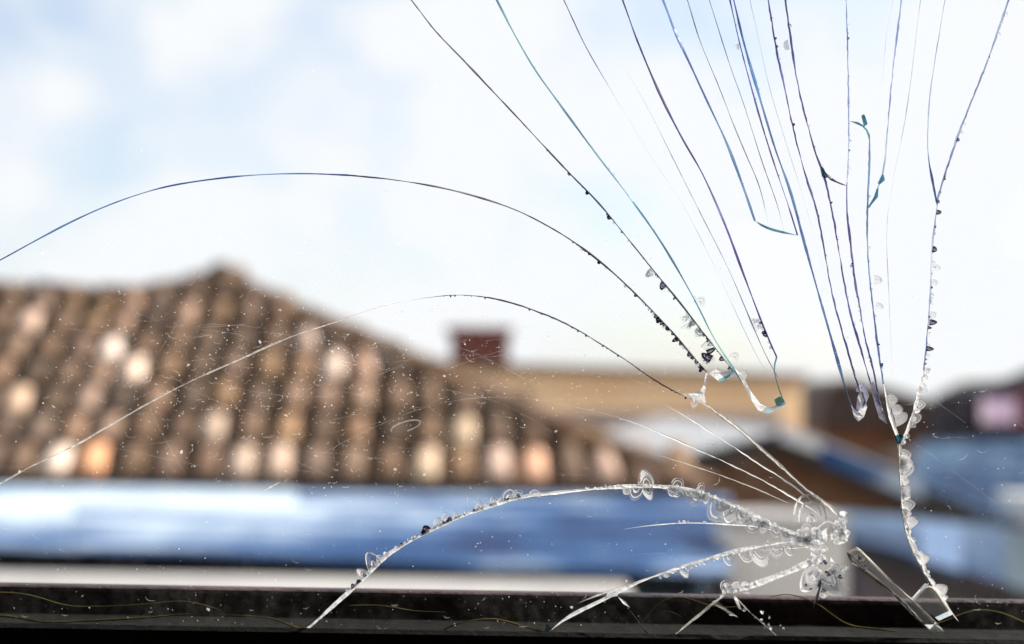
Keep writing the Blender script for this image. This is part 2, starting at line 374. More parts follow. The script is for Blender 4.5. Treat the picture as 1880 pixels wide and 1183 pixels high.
pale_px = {(185, 650): (0.95, 0.80, 0.70), (243, 682): (0.95, 0.74, 0.60), (92, 852): (0.85, 0.70, 0.60), (152, 862): (0.85, 0.44, 0.24), (605, 685): (0.66, 0.52, 0.44),
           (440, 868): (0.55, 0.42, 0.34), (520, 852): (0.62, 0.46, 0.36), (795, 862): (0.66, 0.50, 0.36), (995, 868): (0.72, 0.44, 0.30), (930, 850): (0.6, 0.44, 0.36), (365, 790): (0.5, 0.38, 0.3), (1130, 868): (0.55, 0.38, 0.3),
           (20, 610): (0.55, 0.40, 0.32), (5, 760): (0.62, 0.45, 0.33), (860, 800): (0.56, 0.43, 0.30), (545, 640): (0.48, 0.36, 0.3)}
NR = 7
# pixel of a world point, to find which tiles take the pale colours
CI = CAM_ROT.inverted()
def to_px(p):
    d = CI @ (p - EYE); return (940 + d.x / -d.z / PX, 591.5 - d.y / -d.z / PX)
def put(me, name, loc, xdir, ydir, parent, color):
    zdir = xdir.cross(ydir).normalized(); xdir = ydir.cross(zdir).normalized()
    o = bpy.data.objects.new(name, me); col.objects.link(o); set_parent(o, parent)
    o.matrix_basis = Matrix(((xdir.x, ydir.x, zdir.x, loc.x), (xdir.y, ydir.y, zdir.y, loc.y), (xdir.z, ydir.z, zdir.z, loc.z), (0, 0, 0, 1)))
    o.color = (*color, 1); return o
tiles = []
pan_v, pan_f = [], []
ncol = int((XR - XL) / PITCHX)
for c in range(ncol):
    x = XL + 0.12 + c * PITCHX
    hv = hip_v(x); colk = random.choice((.7, .85, 1.0, 1.1, 1.3))
    up = (roof_pt(x, 1) - roof_pt(x, 0)); L = up.length; up.normalize()
    ex = up.cross(Vector((0, 0, 1))).normalized(); ex = Vector((1, 0, 0))
    nz = ex.cross(up).normalized()
    for r in range(NR):
        v0 = r / NR
        if v0 + 0.75 / NR > hv and r > 0: break
        p = roof_pt(x, v0) + nz * (0.012 + random.uniform(-.006, .01)) + ex * random.uniform(-.012, .012)
        yd = (up - nz * 0.035 + ex * random.uniform(-.03, .03)).normalized()
        colr = random.choice(PAL); k = random.uniform(0.7, 1.2) * colk; colr = tuple(min(1, q * k * 1.05) for q in (colr[0] * .92, colr[1], colr[2] * 1.12))
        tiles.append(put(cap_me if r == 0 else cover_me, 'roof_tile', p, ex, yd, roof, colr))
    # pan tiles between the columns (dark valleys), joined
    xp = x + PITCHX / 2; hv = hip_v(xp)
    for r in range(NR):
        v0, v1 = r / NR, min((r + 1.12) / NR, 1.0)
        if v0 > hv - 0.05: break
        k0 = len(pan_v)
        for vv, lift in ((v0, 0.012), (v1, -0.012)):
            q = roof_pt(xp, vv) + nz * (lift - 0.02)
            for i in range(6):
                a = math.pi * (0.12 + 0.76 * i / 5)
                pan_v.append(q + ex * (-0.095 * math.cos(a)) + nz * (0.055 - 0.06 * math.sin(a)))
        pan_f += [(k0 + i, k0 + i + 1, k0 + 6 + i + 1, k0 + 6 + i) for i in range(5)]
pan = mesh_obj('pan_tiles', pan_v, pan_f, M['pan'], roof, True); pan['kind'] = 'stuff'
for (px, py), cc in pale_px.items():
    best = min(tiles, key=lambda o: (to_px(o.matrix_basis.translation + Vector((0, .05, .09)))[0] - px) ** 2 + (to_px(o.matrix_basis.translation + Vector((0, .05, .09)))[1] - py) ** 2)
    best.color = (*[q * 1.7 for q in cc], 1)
# ridge and hip tiles
def ridge_run(a, b, jitter=0.01):
    d = (b - a); n = max(1, int(d.length / 0.34)); d.normalize()
    side = d.cross(Vector((0, 0, 1))).normalized()
    for i in range(n):
        p = a + (b - a) * (i / n) + Vector((0, 0, random.uniform(-jitter, jitter) - 0.01))
        cc = random.choice(PAL); put(ridge_me, 'ridge_tile', p, side, (d + Vector((0, 0, -0.04))).normalized(), roof, tuple(q * 0.62 for q in cc))
xs = [XL, -4.2, -3.7, -3.2, -2.8, -2.5, peak.x]
for a, b in zip(xs, xs[1:]): ridge_run(roof_pt(a, 1), roof_pt(b, 1))
ridge_run(corner, peak)
# lump of mortar and cap where ridge and hip meet
bm = bmesh.new(); bmesh.ops.create_icosphere(bm, subdivisions=2, radius=0.10)
for v in bm.verts: v.co *= 1 + random.uniform(-.12, .12)
bmesh.ops.translate(bm, verts=bm.verts, vec=peak + Vector((0.02, 0, 0.04)))
me = bpy.data.meshes.new('ridge_cap'); bm.to_mesh(me); bm.free(); me.materials.append(M['deck'])
o = bpy.data.objects.new('ridge_cap', me); col.objects.link(o); set_parent(o, roof)

# ------------------------------------------------------------------ ochre house with chimney
a, b = at(880, 664, 17.2), at(1473, 686, 20.3)
oh = empty('ochre_house', ((a.x + b.x) / 2, 18.5, 0))
tag(oh, 'ochre flat-topped house with a brick chimney, behind the tiled roof', 'house')
wd = Vector((b.x - a.x, b.y - a.y, 0)).normalized(); wn_ = Vector((-wd.y, wd.x, 0)); a = a - wd * 3 + Vector((0, 0, -0.02))
a.z = b.z = (at(880, 666, 17.2).z + at(1473, 685, 20.3).z) / 2
def flat_pts(p, q, z0, z1): return [Vector((p.x, p.y, z0)), Vector((q.x, q.y, z0)), Vector((q.x, q.y, z1)), Vector((p.x, p.y, z1))]
prism('wall', flat_pts(a, b, 0, a.z - .10), wn_ * 4.5, M['ochre'], oh)
prism('coping', flat_pts(a - wn_ * .08, b - wn_ * .08 + wd * .05, a.z - .097, a.z), wn_ * 4.7, M['coping'], oh)
YC = 18.4
c0, c1 = at(828, 612, YC), at(934, 690, YC)
ch = box('chimney', c0.x, c1.x, YC, YC + .6, c1.z - 0.2, c0.z, M['brick'], oh, 0.01)
for r in range(10):                                  # brick courses
    z0 = c1.z + 0.02 + r * 0.062
    if z0 + 0.055 > c0.z: break
    nb = 3; wbr = (c1.x - c0.x) / nb
    for k in range(nb + (r % 2)):
        x0 = c0.x + (k - 0.5 * (r % 2)) * wbr; x1 = x0 + wbr - 0.012
        x0 = max(x0, c0.x); x1 = min(x1, c1.x)
        if x1 - x0 < 0.03: continue
        box('brick', x0, x1, YC - .012, YC + .03, z0, z0 + 0.052, M['brick'], ch)
k0, k1 = at(818, 602, YC), at(942, 615, YC)
box('chimney_cap', k0.x, k1.x, YC - .07, YC + .67, c0.z, c0.z + 0.085, M['brick'], ch, 0.012)
prism('lean_to_roof', [at(1000, 796, 17.3), at(1440, 790, 19.4), at(1430, 756, 19.95), at(1000, 750, 17.8)], Vector((0, 0.03, -0.08)), M['browntile'], oh)

# ------------------------------------------------------------------ far brown-roofed house, right of the ochre one
YF = 30.0
fh = empty('far_brown_house', (at(1630, 720, YF).x, YF, 0))
tag(fh, 'distant house with a dark brown gabled roof, right of the ochre house', 'house')
sil = [at(1506, 752, YF), at(1530, 706, YF), at(1560, 694, YF), at(1640, 714, YF), at(1760, 750, YF), at(1900, 790, YF), at(1506, 790, YF)]
prism('roof', sil, Vector((0, 4, 0)), M['browntile'], fh)
w0, w1 = at(1512, 788, YF + .3), at(1890, 788, YF + .3)
box('wall', w0.x, w1.x, YF + .3, YF + 3.6, 0, w0.z, M['brownwall'], fh)
# ------------------------------------------------------------------ dark slate house at the right edge
YS = 25.0
sh = empty('slate_house', (at(1900, 720, YS).x, YS, 0))
tag(sh, 'dark slate-roofed house with a lilac dormer window at the right edge', 'house')
sr0, sr1 = at(1700, 800, YS), at(2150, 812, YS)
ridge0, ridge1 = at(1880, 684, YS + 3.4), at(2150, 640, YS + 3.4)
rp = [at(1690, 812, YS), at(2150, 822, YS), at(2150, 560, YS + 3.4), at(1885, 678, YS + 3.4), at(1798, 718, YS + 2.6), at(1742, 748, YS + 1.6)]
me_v = rp + [p + Vector((0, 0.2, -0.25)) for p in rp]
prism('roof', rp, Vector((0, 0.2, -0.25)), M['slate'], sh)
box('wall', at(1720, 800, YS + .5).x, at(2100, 800, YS + .5).x, YS + 0.5, YS + 6, 0, at(1720, 822, YS + .5).z - .2, M['houswall'], sh)
d0, d1 = at(1800, 728, YS + .2), at(1866, 780, YS + .2)
dm = prism('dormer', [Vector((d0.x - .12, YS + .2, d1.z - .15)), Vector((d1.x + .35, YS + .2, d1.z - .15)), Vector((d1.x + .35, YS + .2, d0.z + .1)), Vector((d0.x + .45, YS + .2, d0.z + .30)), Vector((d0.x - .12, YS + .2, d0.z + .02))], Vector((0, 2.4, 0)), M['slate'], sh)
box('frame', d1.x - 0.02, d1.x + .28, YS + .14, YS + .21, d1.z - .1, d0.z + .16, M['maroon'], dm)
box('pane', d0.x, d1.x - 0.03, YS + .15, YS + .21, d1.z + .02, d0.z - .03, M['lilac'], dm)  # sky reflection put into the pane's lilac colour

# ------------------------------------------------------------------ blue-roofed house below the slate one
bh = empty('blue_roofed_house', (at(1850, 860, 18).x, 18, 0))
tag(bh, 'house with a mottled blue sheet roof below the dark slate roof', 'house')
for i in range(5):
    u0, u1 = i / 5, (i + 1) / 5
    nA, nB, fA, fB = at(1655, 912, 17.4), at(2120, 985, 17.4), at(1685, 814, 20.2), at(2120, 800, 20.2)
    dz = Vector((0, 0, .01 * (i % 2)))
    prism('roofing_sheet', [nA.lerp(nB, u0) + dz, nA.lerp(nB, u1) + dz, fA.lerp(fB, u1) + dz, fA.lerp(fB, u0) + dz], Vector((0, 0, -.03)), M['bluetin'], bh)
box('wall', nA.x + .3, nB.x - .3, 17.8, 20.2, 0, nB.z - .06, M['brownwall'], bh)

# ------------------------------------------------------------------ long tin-roofed shed with brown gable
YG0, YG1 = 9.6, 17.0
gs = empty('tin_roofed_shed', (at(1500, 900, YG0).x, YG0, 0))
tag(gs, 'long brown shed under a low blue-grey tin gable roof', 'shed')
gl_, gp, gr = at(1060, 882, YG0), at(1432, 790, YG0), at(2050, 1030, YG0)
Dv = Vector((0, YG1 - YG0, 0))
def slope(p, q, n, mats, tag_):
    for i in range(n):
        A, B = p.lerp(q, i / n), p.lerp(q, (i + 1) / n)
        tt = (B - A).normalized(); nn = Vector((-tt.z, 0, tt.x)); nn = nn if nn.z > 0 else -nn
        # corrugated sheet across the slope, ridges along the run (A -> B is across)
        K = 12; fr, bk = [], []
        v = []
        for k in range(K + 1):
            s = k / K
            off = nn * (0.014 * math.sin(k * math.pi) + (0.012 if k % 2 else -0.012) + 0.004 * (i % 2))
            v.append(A.lerp(B, s) + off); v.append(A.lerp(B, s) + off + Dv)
        m = len(v)
        v += [q_ - nn * 0.012 for q_ in v]
        f = []
        for k in range(K):
            f.append((2 * k, 2 * k + 2, 2 * k + 3, 2 * k + 1)); f.append((m + 2 * k + 2, m + 2 * k, m + 2 * k + 1, m + 2 * k + 3))
            f.append((2 * k + 2, 2 * k, m + 2 * k, m + 2 * k + 2)); f.append((2 * k + 1, 2 * k + 3, m + 2 * k + 3, m + 2 * k + 1))
        mesh_obj('roofing_sheet', v, f, mats[i % len(mats)], gs)
slope(gl_, gp, 4, [M['tinpale'], M['tinpale'], M['tinpale'], M['tinpale']], 'l')  # left slope whitened to hold the sky that the tin reflects
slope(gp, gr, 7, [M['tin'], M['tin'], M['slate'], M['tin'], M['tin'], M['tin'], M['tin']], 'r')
def below(p, d): return p - Vector((0, 0, d))
prism('fascia', [below(gl_, .03), below(gp, .03), below(gp, .13), below(gl_, .11)], Vector((0, 0.05, 0)), M['blackfascia'], gs)
prism('fascia', [below(gp, .03), below(gr, .03), below(gr, .30), below(gp, .13)], Vector((0, 0.05, 0)), M['blackfascia'], gs)
fe = gp.lerp(gr, .42)
prism('rake_flashing', [gp + Vector((0, -.01, .05)), fe + Vector((0, -.01, .03)), fe + Vector((0, -.01, -.035)), gp + Vector((0, -.01, -.06))], Vector((0, .03, 0)), M['tinpale'], gs)
prism('rake_flashing', [gp.lerp(gr, .12) + Vector((0, -.02, .02)), fe + Vector((0, -.02, .02)), fe + Vector((0, -.02, -.10)), gp.lerp(gr, .12) + Vector((0, -.02, -.11))], Vector((0, .008, 0)), M['blue'], gs)
wall_pts = [Vector((gl_.x + .15, YG0 + .25, 0)), Vector((gr.x - .1, YG0 + .25, 0)), below(gr, .12) + Vector((-.1, .25, 0)), below(gp, .06) + Vector((0, .25, 0)), below(gl_, .08) + Vector((.15, .25, 0))]
prism('wall', wall_pts, Vector((0, YG1 - YG0 - .6, 0)), M['brownwall'], gs)
vb = at(1862, 925, 10.5)
box('roof_vent', vb.x - .03, vb.x + .30, 10.5, 10.85, vb.z - .12, vb.z + .07, M['white'], gs, 0.03)

# ------------------------------------------------------------------ blue corrugated shed roof below the tiles
bs = empty('blue_shed', (-1.2, 5.5, 0))
tag(bs, 'low shed with a pale blue corrugated roof below the tiled house', 'shed')
YN, YFAR = 4.3, 7.2
nearL, nearR = at(-260, 1002, YN), at(1330, 1064, YN)
farL, farR = at(-260, 890, YFAR), at(1330, 916, YFAR)
def roof_uv(u, v):
    return nearL.lerp(nearR, u).lerp(farL.lerp(farR, u), v)
COLS, ROWS = 4, 5
pat = {(0, 2): 'bluesheen', (0, 3): 'bluesheen', (0, 4): 'bluesheen', (1, 4): 'bluesheen', (1, 3): 'bluesheen'}  # paler sheets carry the sky reflection in their colour
for r in range(ROWS):
    for c in range(COLS):
        u0, u1 = c / COLS, (c + 1) / COLS + 0.006
        v0, v1 = r / ROWS, min(1.0, (r + 1) / ROWS + 0.02)
        K = 24; v, f = [], []
        for k in range(K + 1):
            s = v0 + (v1 - v0) * k / K
            h = 0.011 * math.sin(k / K * 2 * math.pi * 5) + (0.004 if c % 2 else 0) - 0.006 * (k / K) + 0.01
            v += [roof_uv(u0, s) + Vector((0, 0, h)), roof_uv(u1, s) + Vector((0, 0, h))]
        m = len(v); v += [q + Vector((0, 0, -0.005)) for q in v]
        for k in range(K):
            f.append((2 * k, 2 * k + 1, 2 * k + 3, 2 * k + 2)); f.append((m + 2 * k + 1, m + 2 * k, m + 2 * k + 2, m + 2 * k + 3))
            f.append((2 * k + 1, m + 2 * k + 1, m + 2 * k + 3, 2 * k + 3)); f.append((m + 2 * k, 2 * k, 2 * k + 2, m + 2 * k + 2))
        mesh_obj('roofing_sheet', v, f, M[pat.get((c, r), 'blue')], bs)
wp = [below(nearL, .05) + Vector((.1, .08, 0)), below(nearR, .05) + Vector((-.08, .08, 0)), below(farR, .05) + Vector((-.08, -.08, 0)), below(farL, .05) + Vector((.1, -.08, 0))]
prism('wall', wp, [Vector((p.x, p.y, 0)) for p in wp], M['bluedark'], bs)  # wall coloured dark to carry the shadow under the eave

# ------------------------------------------------------------------ annex with pale wall, right of the blue shed
an = empty('pale_annex', (at(1450, 1000, 4.9).x, 4.9, 0))
tag(an, 'pale grey stuccoed annex wall between the blue shed and the mauve house', 'wall')
aw = [at(1338, 962, 4.9), at(1556, 985, 4.9)]
box('wall', aw[0].x, aw[1].x, 4.9, 5.25, 0, aw[0].z, M['greywall'], an)
box('coping', aw[0].x - .01, aw[1].x + .01, 4.87, 5.28, aw[0].z, aw[0].z + .025, M['cream'], an)
# ------------------------------------------------------------------ low mauve house with sloping blue roof, right foreground
mh = empty('mauve_house', (at(1750, 1100, 5.6).x, 5.6, 0))
tag(mh, 'low mauve house whose blue-grey sheet roof slopes down to the right', 'house')
n0, n1 = at(1535, 978, 5.6), at(2000, 1120, 5.6)
f0, f1 = at(1535, 938, 8.4), at(2000, 985, 8.4)
for i in range(6):
    A, B = n0.lerp(n1, i / 6), n0.lerp(n1, (i + 1) / 6); C_, D_ = f0.lerp(f1, (i + 1) / 6), f0.lerp(f1, i / 6)
    prism('roofing_sheet', [A + Vector((0, 0, .006 * (i % 2))), B + Vector((0, 0, .006 * (i % 2))), C_ + Vector((0, 0, .006 * (i % 2))), D_ + Vector((0, 0, .006 * (i % 2)))], Vector((0, 0, -.02)), [M['bluetin'], M['bluetin'], M['tin'], M['bluetin'], M['bluedark'], M['tin']][i], mh)
prism('fascia', [below(n0, .025), below(n1, .025), below(n1, .12), below(n0, .10)], Vector((0, .03, 0)), M['blackfascia'], mh)
prism('wall', [Vector((n0.x + .12, 5.72, 0)), Vector((n1.x, 5.72, 0)), Vector((n1.x, 5.72, n1.z - .06)), Vector((n0.x + .12, 5.72, n0.z - .05))], Vector((0, 2.3, 0)), M['purple'], mh)

# ------------------------------------------------------------------ cream parapet just outside
pp = empty('parapet', (0, 2.0, 0))
tag(pp, 'sunlit cream parapet running just beyond the window frame', 'parapet')
p0, p1 = at(-300, 1098, 2.0), at(1140, 1122, 2.0)
prism('wall', [Vector((p0.x, 2.0, 0)), Vector((p1.x, 2.0, 0)), Vector((p1.x, 2.0, p1.z)), Vector((p0.x, 2.0, p0.z))], Vector((0, .14, 0)), M['cream'], pp)
prism('coping', [Vector((p0.x, 1.97, p0.z)), Vector((p1.x + .02, 1.97, p1.z)), Vector((p1.x + .02, 1.97, p1.z + .02)), Vector((p0.x, 1.97, p0.z + .02))], Vector((0, .20, 0)), M['cream'], pp)

# ------------------------------------------------------------------ the broken window
win = empty('broken_window', (0, GLASS_Y, 4.92))
tag(win, 'shattered window pane in a dark frame, long cracks fanning from a hole', 'window')
zr = at(940, 1088, .44).z
rl, rr_ = at(-400, 1060, .44), at(2300, 1112, .44)
def rail(name, y0, y1, pxy, h, mat, bev=0.003):
    A, B = at(-900, pxy - 1840 * math.tan(ROLL) * 1.0, y0), at(2800, pxy + 1860 * math.tan(ROLL), y0)
    z = at(940, pxy, y0).z
    return box(name, WX0, WX1, y0, y1, z - h, z, mat, win, bev)
rail('outer_rail', .438, .446, 1090, .09, M['frame'], .0015)
rail('outer_sill', .4465, .52, 1160, .05, M['frame'], .002)
rail('inner_bead', .392, .3985, 1163, .06, M['bead'], .003)
rail('glazing_seat', .3990, .4375, 1178, .05, M['bead'], 0)
box('stile', WX0, WX0 + .06, .384, .446, zr + .002, WZ1, M['frame'], win, .004)
box('stile', WX1 - .06, WX1, .384, .446, zr + .002, WZ1, M['frame'], win, .004)
box('top_rail', WX0 + .062, WX1 - .062, .384, .446, WZ1 - .06, WZ1, M['frame'], win, .004)

G = lambda x, y, dy=0.0: at(x, y, GLASS_Y + dy)
# sheet with the hole
hole_px = [(1300, 745), (1360, 792), (1420, 845), (1480, 899), (1530, 937), (1552, 964), (1550, 984), (1505, 997), (1508, 1022), (1460, 1044), (1400, 1068), (1330, 1092), (1270, 1142), (1225, 1172),
           (1480, 1150), (1600, 1160), (1740, 1150), (1745, 1112), (1710, 1070), (1690, 1030), (1668, 980), (1660, 930), (1655, 870), (1652, 812), (1635, 765), (1628, 740), (1627, 776), (1612, 740), (1600, 705), (1592, 742), (1578, 773), (1560, 742),
           (1540, 672), (1520, 602), (1500, 532), (1475, 442), (1466, 432), (1430, 425), (1400, 417), (1386, 407), (1330, 409), (1360, 490), (1390, 570), (1410, 620), (1426, 656), (1430, 700), (1442, 743), (1410, 758), (1385, 742), (1350, 690), (1326, 700), (1300, 684), (1296, 710), (1290, 738)]
outer = [Vector((WX0 + .02, GLASS_Y - .002, 4.915)), Vector((WX1 - .02, GLASS_Y - .002, 4.915)), Vector((WX1 - .02, GLASS_Y - .002, WZ1 - .02)), Vector((WX0 + .02, GLASS_Y - .002, WZ1 - .02))]
hole = [G(x, y, -.002) for x, y in hole_px]
flat = outer + hole
tri = tessellate_polygon([outer, hole])
n = len(flat); TH = Vector((0, .004, 0))
gv = flat + [p + TH for p in flat]
gf = [tuple(t) for t in tri] + [(t[2] + n, t[1] + n, t[0] + n) for t in tri]; gm = [0] * len(gf)
pane = mesh_obj('glass_pane', gv, gf, [M['pane']], win)
bm = bmesh.new(); bm.from_mesh(pane.data)
for f in bm.faces:
    want = -1 if f.calc_center_median().y < GLASS_Y else 1
    f.normal_update()
    if f.normal.y * want < 0: f.normal_flip()
bm.to_mesh(pane.data); bm.free()

# ---- cracks
def relax(P, n=3):
    for _ in range(n):
        P = [P[0]] + [(P[i - 1] + P[i] * 2 + P[i + 1]) / 4 for i in range(1, len(P) - 1)] + [P[-1]]
    return P
UP = GLASS_Y * PX      # metres per photo pixel on the pane
def ribbon(pts, w, taper=(0.0, 0.0), rough=0.15, depth=0.0007, freq=0.07, open_back=False):
    P = relax(catmull(pts, 9)); m = len(P); v, f = [], []
    ph = random.uniform(0, 100)
    for i, p in enumerate(P):
        t = (P[min(i + 1, m - 1)] - P[max(i - 1, 0)]).normalized(); nrm = Vector((-t.y, t.x))
        s = i / max(1, m - 1)
        ww = w * (0.80 + 0.20 * math.sin(ph + i * freq * 3.1) + 0.16 * math.sin(ph * 2 + i * freq * 7.7) + random.uniform(-rough, rough))
        if taper[0] and s < taper[0]: ww *= max(0.06, s / taper[0])
        if taper[1] and s > 1 - taper[1]: ww *= max(0.06, (1 - s) / taper[1])
        ww = max(ww, 0.15) * 0.5
        c = p + nrm * random.uniform(-rough, rough) * w * (0.2 if rough < .19 else 0.6)
        a, b = c + nrm * ww, c - nrm * ww
        v += [G(a.x, a.y), G(c.x, c.y, -depth), G(b.x, b.y), G(c.x, c.y, depth)]
    for i in range(m - 1):
        k = 4 * i
        for j in range(2 if open_back else 4): f.append((k + j, k + (j + 1) % 4, k + 4 + (j + 1) % 4, k + 4 + j))
    if not open_back: f += [(0, 1, 2, 3), (4 * m - 1, 4 * m - 2, 4 * m - 3, 4 * m - 4)]
    return v, f
def up(pts, k=260):
    """carry a crack that leaves the picture at the top on across the pane"""
    (x0, y0), (x1, y1) = pts[0], pts[1]; d = Vector((x0 - x1, y0 - y1)).normalized() * k
    return [(x0 + d.x, y0 + d.y)] + list(pts)
def left(pts, k=300): return up(pts, k)
C = {}
def crack(key, pts, w, mat, taper=(0, 0), rough=0.15, name='crack'):
    C[key] = catmull(pts, 4)
    fro = mat.startswith('frost') or mat == 'scratch'
    w *= 1.15 if fro else 0.82
    v, f = ribbon(pts, w, taper, rough, depth=0.00012 if fro else 0.0007, open_back=fro)
    return mesh_obj(name, v, f, M[mat], pane)
crack('c1a', left([(0, 478), (60, 445), (120, 413), (180, 385), (240, 362), (310, 342), (400, 328), (480, 321), (560, 319), (640, 322)]), 4.0, 'bluecrack', rough=.06)
crack('c1', [(640, 322), (720, 330), (800, 343), (870, 360), (940, 383), (1000, 412), (1060, 449), (1120, 496), (1180, 553), (1230, 605), (1270, 652), (1298, 684)], 4.2, 'blackcrack', rough=.12)
crack('c2', up([(755, 0), (800, 58), (850, 110), (900, 163), (950, 216), (1000, 270), (1050, 323), (1100, 374), (1150, 435), (1200, 497), (1250, 558), (1290, 610), (1320, 648), (1348, 684)]), 4.0, 'blackcrack')
crack('c3', up([(912, 0), (940, 55), (980, 125), (1025, 188), (1060, 236), (1100, 290), (1150, 355), (1200, 424), (1240, 488), (1280, 560), (1310, 620), (1345, 675), (1366, 706)]), 4.6, 'teal', rough=.08)
crack('c4', up([(1035, 0), (1075, 85), (1117, 158), (1140, 198)]), 3.0, 'blackcrack', (0, .35))
crack('c4b', [(1110, 145), (1150, 212), (1200, 295), (1250, 370), (1300, 465), (1340, 550), (1385, 645), (1420, 705)], 1.3, 'faint', (.5, .1))
crack('c4c', [(1150, 130), (1190, 200), (1230, 280), (1290, 400), (1340, 500), (1400, 640), (1428, 693)], 2.3, 'hair', (.4, 0))
crack('c5', up([(1143, 0), (1170, 75), (1210, 170), (1250, 250), (1290, 320), (1330, 410), (1360, 490), (1390, 570), (1410, 620), (1426, 656)]), 5.4, 'navy', rough=.08)
crack('c5b', [(1426, 656), (1420, 670), (1416, 682), (1424, 692), (1430, 706), (1430, 722), (1442, 742)], 3.4, 'teal')
crack('c6', up([(1217, 0), (1240, 60), (1270, 125), (1300, 190), (1335, 265), (1365, 345), (1386, 406)]), 6.2, 'bluecrack', rough=.06)
crack('c6b', [(1386, 406), (1400, 417), (1430, 425), (1466, 433)], 5.0, 'teal', (.1, .3))
crack('c7', up([(1262, 0), (1285, 75), (1320, 160), (1345, 225), (1370, 285), (1395, 345), (1412, 418)]), 2.4, 'hair', (0, .1))
crack('c8', up([(1310, 25), (1340, 120), (1365, 190), (1400, 300), (1425, 370), (1440, 425)]), 2.0, 'hair', (.2, .1))
crack('c9', up([(1340, 0), (1358, 80), (1382, 170), (1402, 240), (1426, 315), (1448, 380), (1464, 432)]), 3.8, 'navy')
crack('c10', up([(1347, 0), (1366, 80), (1392, 170), (1422, 270), (1452, 355), (1475, 440), (1500, 530), (1520, 600), (1540, 670), (1560, 740), (1576, 772)]), 6.4, 'bluecrack', rough=.08)
crack('c10b', up([(1390, 60), (1410, 150), (1430, 220), (1455, 300), (1480, 380), (1510, 490)]), 1.8, 'faint', (.2, .3))
crack('c11', up([(1410, 0), (1417, 40), (1425, 90), (1440, 160), (1455, 230), (1475, 310), (1500, 390), (1515, 470), (1530, 550), (1555, 640), (1580, 725), (1588, 742)]), 4.6, 'navy', rough=.22)
crack('c12', up([(1442, 0), (1450, 60), (1460, 130), (1475, 200), (1500, 290), (1512, 320), (1530, 400), (1545, 490), (1560, 570), (1580, 640), (1603, 720), (1612, 745)]), 4.8, 'navy', rough=.22)
crack('c12b', [(1510, 310), (1518, 325), (1535, 335), (1556, 341)], 5.0, 'blackcrack', (.1, .3), .3)
crack('c13', up([(1553, 0), (1556, 80), (1558, 200), (1558, 280), (1555, 340)]), 3.4, 'bluegrey', rough=.3)
crack('c13b', [(1555, 335), (1555, 390), (1562, 450), (1570, 520), (1578, 560), (1590, 630), (1604, 680), (1615, 740), (1627, 775)], 5.0, 'navy', rough=.2)
crack('c14', up([(1655, 0), (1645, 80), (1637, 150), (1630, 230), (1623, 310), (1610, 350), (1596, 382)]), 4.4, 'bluegrey', rough=.25)
crack('c14b', [(1597, 245), (1596, 300), (1594, 345), (1592, 400), (1594, 480), (1602, 560), (1612, 640), (1622, 705)], 4.4, 'bluecrack', (.05, 0), .2)
crack('c14w', [(1622, 700), (1635, 765), (1652, 812)], 6.0, 'frost', (.1, 0), .15)
crack('c14c', [(1560, 222), (1576, 225), (1588, 230), (1597, 246), (1597, 262)], 6.0, 'teal', (.1, .2), .2)
crack('c16', up([(1690, 0), (1665, 200), (1640, 330), (1628, 420), (1632, 540), (1638, 690)]), 1.8, 'faint', (.1, .1), .2)
crack('c16b', up([(1640, 0), (1628, 60), (1620, 150)], 100), 1.6, 'faint', (0, .4), .2)
crack('c17', up([(1852, 0), (1835, 50), (1810, 120), (1780, 195), (1755, 260), (1735, 320), (1720, 372)]), 5.2, 'bluegrey', rough=.2)
crack('c17b', [(1722, 366), (1712, 450), (1708, 540), (1702, 620), (1696, 680)], 4.2, 'bluegrey', rough=.25)
crack('c17w', [(1697, 675), (1680, 750), (1662, 803), (1652, 814)], 6.0, 'frost', (.15, 0), .2)
crack('c15', up([(1735, 0), (1715, 120), (1706, 190), (1703, 270), (1710, 320), (1720, 368)]), 3.0, 'bluegrey', (0, 0), .2)
crack('c15n', [(1703, 285), (1710, 322), (1721, 380)], 5.5, 'bluecrack', (.4, .1), .1)
crack('trunk', [(1652, 810), (1654, 870), (1659, 930), (1667, 980), (1690, 1030), (1710, 1070), (1742, 1112)], 8.5, 'frost', (0, .1), .25)
crack('trunkd', [(1650, 812), (1651, 870), (1655, 930), (1664, 984), (1686, 1034), (1706, 1074)], 2.4, 'edge', (0, 0), .1)
# lower arcs
crack('d1a', left([(0, 888), (60, 855), (120, 827), (190, 788), (270, 742), (350, 700), (440, 660), (530, 620), (620, 590), (700, 563), (770, 549)]), 3.0, 'frostglintdim', (0, .15), .1)
crack('d1s', [(112, 831), (150, 812), (198, 784)], 5.0, 'frost', (.45, .45), .05)
crack('d1b', [(755, 551), (800, 545), (850, 542), (920, 551), (980, 570), (1040, 595), (1100, 630), (1150, 662), (1200, 697), (1240, 720), (1270, 735)], 3.8, 'blackcrack', (.25, .1), .2)  # same arc as the pale lengths, coloured dark for what it reflects
crack('d1c', [(1270, 734), (1300, 745), (1360, 790), (1420, 843), (1480, 898), (1530, 935), (1552, 962)], 5.2, 'frostglintdim', (.1, 0), .25)
crack('d1e', [(1300, 748), (1360, 794), (1420, 848), (1480, 903), (1525, 940)], 2.0, 'edge', (.1, .1), .1)
crack('d2', [(480, 903), (560, 852), (640, 807), (740, 762), (800, 743), (880, 730), (980, 733), (1060, 748), (1130, 765), (1200, 790)], 1.5, 'scratch', (.2, .1), .2)
crack('d2s', [(480, 903), (500, 893), (516, 884)], 3.0, 'frost', (.3, .4), .1)
crack('d2b', [(1130, 765), (1200, 790), (1290, 830), (1360, 862), (1420, 893), (1480, 928), (1510, 950)], 2.6, 'frost', (.2, .1), .3)
crack('d3', [(1220, 742), (1300, 790), (1380, 843), (1450, 888), (1496, 925)], 2.6, 'frost', (.2, .1), .35)
crack('d3b', [(1190, 830), (1280, 858), (1370, 890), (1450, 925)], 2.2, 'frostglintdim', (.3, .1), .3)
